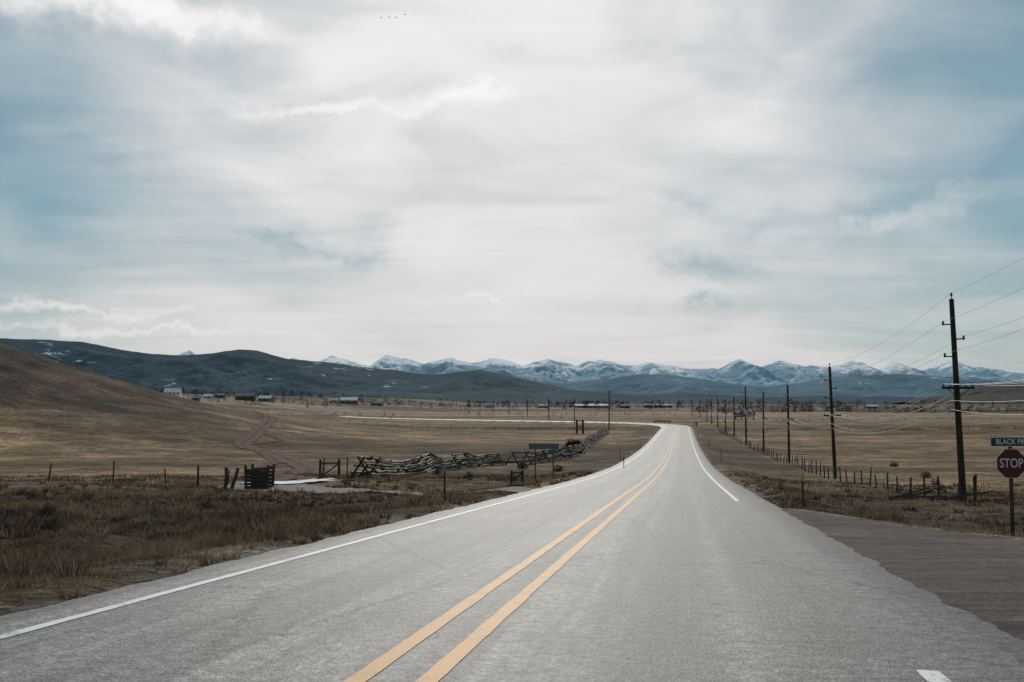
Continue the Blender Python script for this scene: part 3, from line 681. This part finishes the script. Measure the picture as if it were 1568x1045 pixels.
# ------------------------------------------------------------------ sky + light
EL=math.radians(32)
w=bpy.data.worlds.new('World'); scene.world=w; w.use_nodes=True; T=NT(w.node_tree)
out=T.n('ShaderNodeOutputWorld')
sky=T.n('ShaderNodeTexSky'); sky.sky_type='NISHITA'; sky.sun_disc=False; sky.sun_elevation=EL; sky.sun_rotation=0; sky.dust_density=.3; sky.air_density=1.0; sky.ozone_density=2.0
tint=T.n('ShaderNodeVectorMath',operation='MULTIPLY'); T.l(sky.outputs[0],tint.inputs[0]); tint.inputs[1].default_value=(.035,.048,.047)
skc=T.mix(.55,tint.outputs[0],(.21,.37,.45))
bg1=T.n('ShaderNodeBackground'); T.l(skc,bg1.inputs[0]); bg1.inputs[1].default_value=1
tc=T.n('ShaderNodeTexCoord'); sp=T.n('ShaderNodeSeparateXYZ'); T.l(tc.outputs['Generated'],sp.inputs[0]); x,y,z=sp.outputs
az=T.m('ARCTAN2',x,y); el=T.m('ARCSINE',z)
zz=T.m('ADD',T.m('MAXIMUM',z,0.0),.12); cu=T.m('DIVIDE',x,zz); cv=T.m('DIVIDE',y,zz)
cb=T.n('ShaderNodeCombineXYZ'); T.l(cu,cb.inputs[0]);T.l(cv,cb.inputs[1]); CV=cb.outputs[0]
n1=T.noise(T.scalevec(CV,(.55,.8,1)),.9,3,.5,.8); n2=T.noise(T.scalevec(CV,(.6,1.5,1)),1.3,5,.55,1.0)
cb2=T.n('ShaderNodeCombineXYZ'); T.l(az,cb2.inputs[0]);T.l(el,cb2.inputs[1]); AE=cb2.outputs[0]
n3=T.noise(T.scalevec(AE,(1,2.4,1)),5,4,.5,.8)
dz1=T.m('MULTIPLY',T.m('SUBTRACT',T.noise(AE,9,4,.65),.5),.26)
cb3=T.n('ShaderNodeVectorMath',operation='ADD'); T.l(AE,cb3.inputs[0]); cb3.inputs[1].default_value=(5,3,1)
dz2=T.m('MULTIPLY',T.m('SUBTRACT',T.noise(cb3.outputs[0],12,4,.65),.5),.07)
azd=T.m('ADD',az,dz1); eld=T.m('ADD',el,dz2)
def blob(a0,e0,sa,se,rot=0):
    A=T.m('SUBTRACT',azd,math.radians(a0)); E=T.m('SUBTRACT',eld,math.radians(e0))
    if rot: E=T.m('SUBTRACT',E,T.m('MULTIPLY',A,rot))
    A=T.m('DIVIDE',A,math.radians(sa));E=T.m('DIVIDE',E,math.radians(se))
    r=T.m('ADD',T.m('MULTIPLY',A,A),T.m('MULTIPLY',E,E)); return T.m('EXPONENT',T.m('MULTIPLY',r,-1.6))
def addall(L):
    s=L[0]
    for q in L[1:]: s=T.m('ADD',s,q)
    return s
azs=T.m('ADD',az,T.m('MULTIPLY',dz1,.6))
veil=T.mapr(T.m('ABSOLUTE',T.m('SUBTRACT',azs,math.radians(-.3))),math.radians(3),math.radians(30),.98,.24)
low=T.mapr(el,math.radians(-1),math.radians(11),.42,0)
fac=addall([veil,low,T.m('MULTIPLY',T.m('SUBTRACT',n1,.5),.75),T.m('MULTIPLY',T.m('SUBTRACT',n2,.5),.5),T.m('MULTIPLY',T.m('SUBTRACT',n3,.5),.8)])
fac=T.m('MINIMUM',T.m('MAXIMUM',fac,.12),1.0)
darkb=addall([T.m('MULTIPLY',blob(a,e,s1,s2,r),k) for a,e,s1,s2,r,k in[(10.5,7.8,3.8,.9,-.2,.6),(10.3,5.6,1.6,.5,0,.55),(10.5,10.9,3.5,.7,-.1,.4),(-12.7,8.9,1.8,.7,-.3,.5),(-9.7,7.9,1.4,.45,-.1,.4),(-25,13,5,1.5,-.3,.4),(18,10,6,1,.2,.3)]])
lite=addall([T.m('MULTIPLY',blob(a,e,s1,s2,r),k) for a,e,s1,s2,r,k in[(-22,20.6,10,1.4,-.03,1.1),(-3,17.3,3.4,.5,.04,.7),(-9,16.4,6.5,.35,.08,.6),(-1.7,6.1,2.2,.2,0,.4),(-24,4.9,6,.25,0,.5),(-22,3.9,8,.2,0,.4),(22,10,8,.7,.15,.35)]])
fac=T.m('ADD',fac,T.m('MULTIPLY',lite,.7),None,True); fac=T.m('SUBTRACT',fac,T.m('MULTIPLY',darkb,.22),None,True)
sd=T.n('ShaderNodeVectorMath',operation='DOT_PRODUCT'); T.l(tc.outputs['Generated'],sd.inputs[0]); sd.inputs[1].default_value=(0,math.cos(EL),math.sin(EL))
fs=T.mapr(sd.outputs['Value'],.70,1.0,.51,.86,False)
br=T.m('ADD',fs,T.m('MULTIPLY',T.m('SUBTRACT',n2,.5),.18)); br=T.m('ADD',br,T.m('MULTIPLY',T.m('SUBTRACT',n3,.5),.20)); br=T.m('ADD',br,T.m('MULTIPLY',lite,.18)); br=T.m('SUBTRACT',br,T.m('MULTIPLY',darkb,.25))
cc=T.mix(T.m('MULTIPLY',darkb,1,None,True),(.99,.975,.965),(.76,.93,1.0))
bg2=T.n('ShaderNodeBackground'); T.l(cc,bg2.inputs[0]); T.l(br,bg2.inputs[1])
mx=T.n('ShaderNodeMixShader'); T.l(fac,mx.inputs[0]);T.l(bg1.outputs[0],mx.inputs[1]);T.l(bg2.outputs[0],mx.inputs[2]); T.l(mx.outputs[0],out.inputs[0])
sun=bpy.data.lights.new('sun','SUN'); sun.energy=2.0; sun.angle=math.radians(5); sun.color=(1,.94,.86)
so=bpy.data.objects.new('sun',sun); scene.collection.objects.link(so); so.rotation_euler=(-(PI/2-EL),0,0); so.location=(0,50,60)
# ------------------------------------------------------------------ camera
cam=bpy.data.cameras.new('camera'); co=bpy.data.objects.new('camera',cam); scene.collection.objects.link(co)
cam.sensor_width=36; cam.lens=35; cam.clip_start=.05; cam.clip_end=80000
co.location=(0,0,0); co.rotation_euler=(PI/2+math.atan(92.5/1524),0,0); scene.camera=co
scene.view_settings.view_transform='Standard'; scene.view_settings.look='None'; scene.view_settings.exposure=0
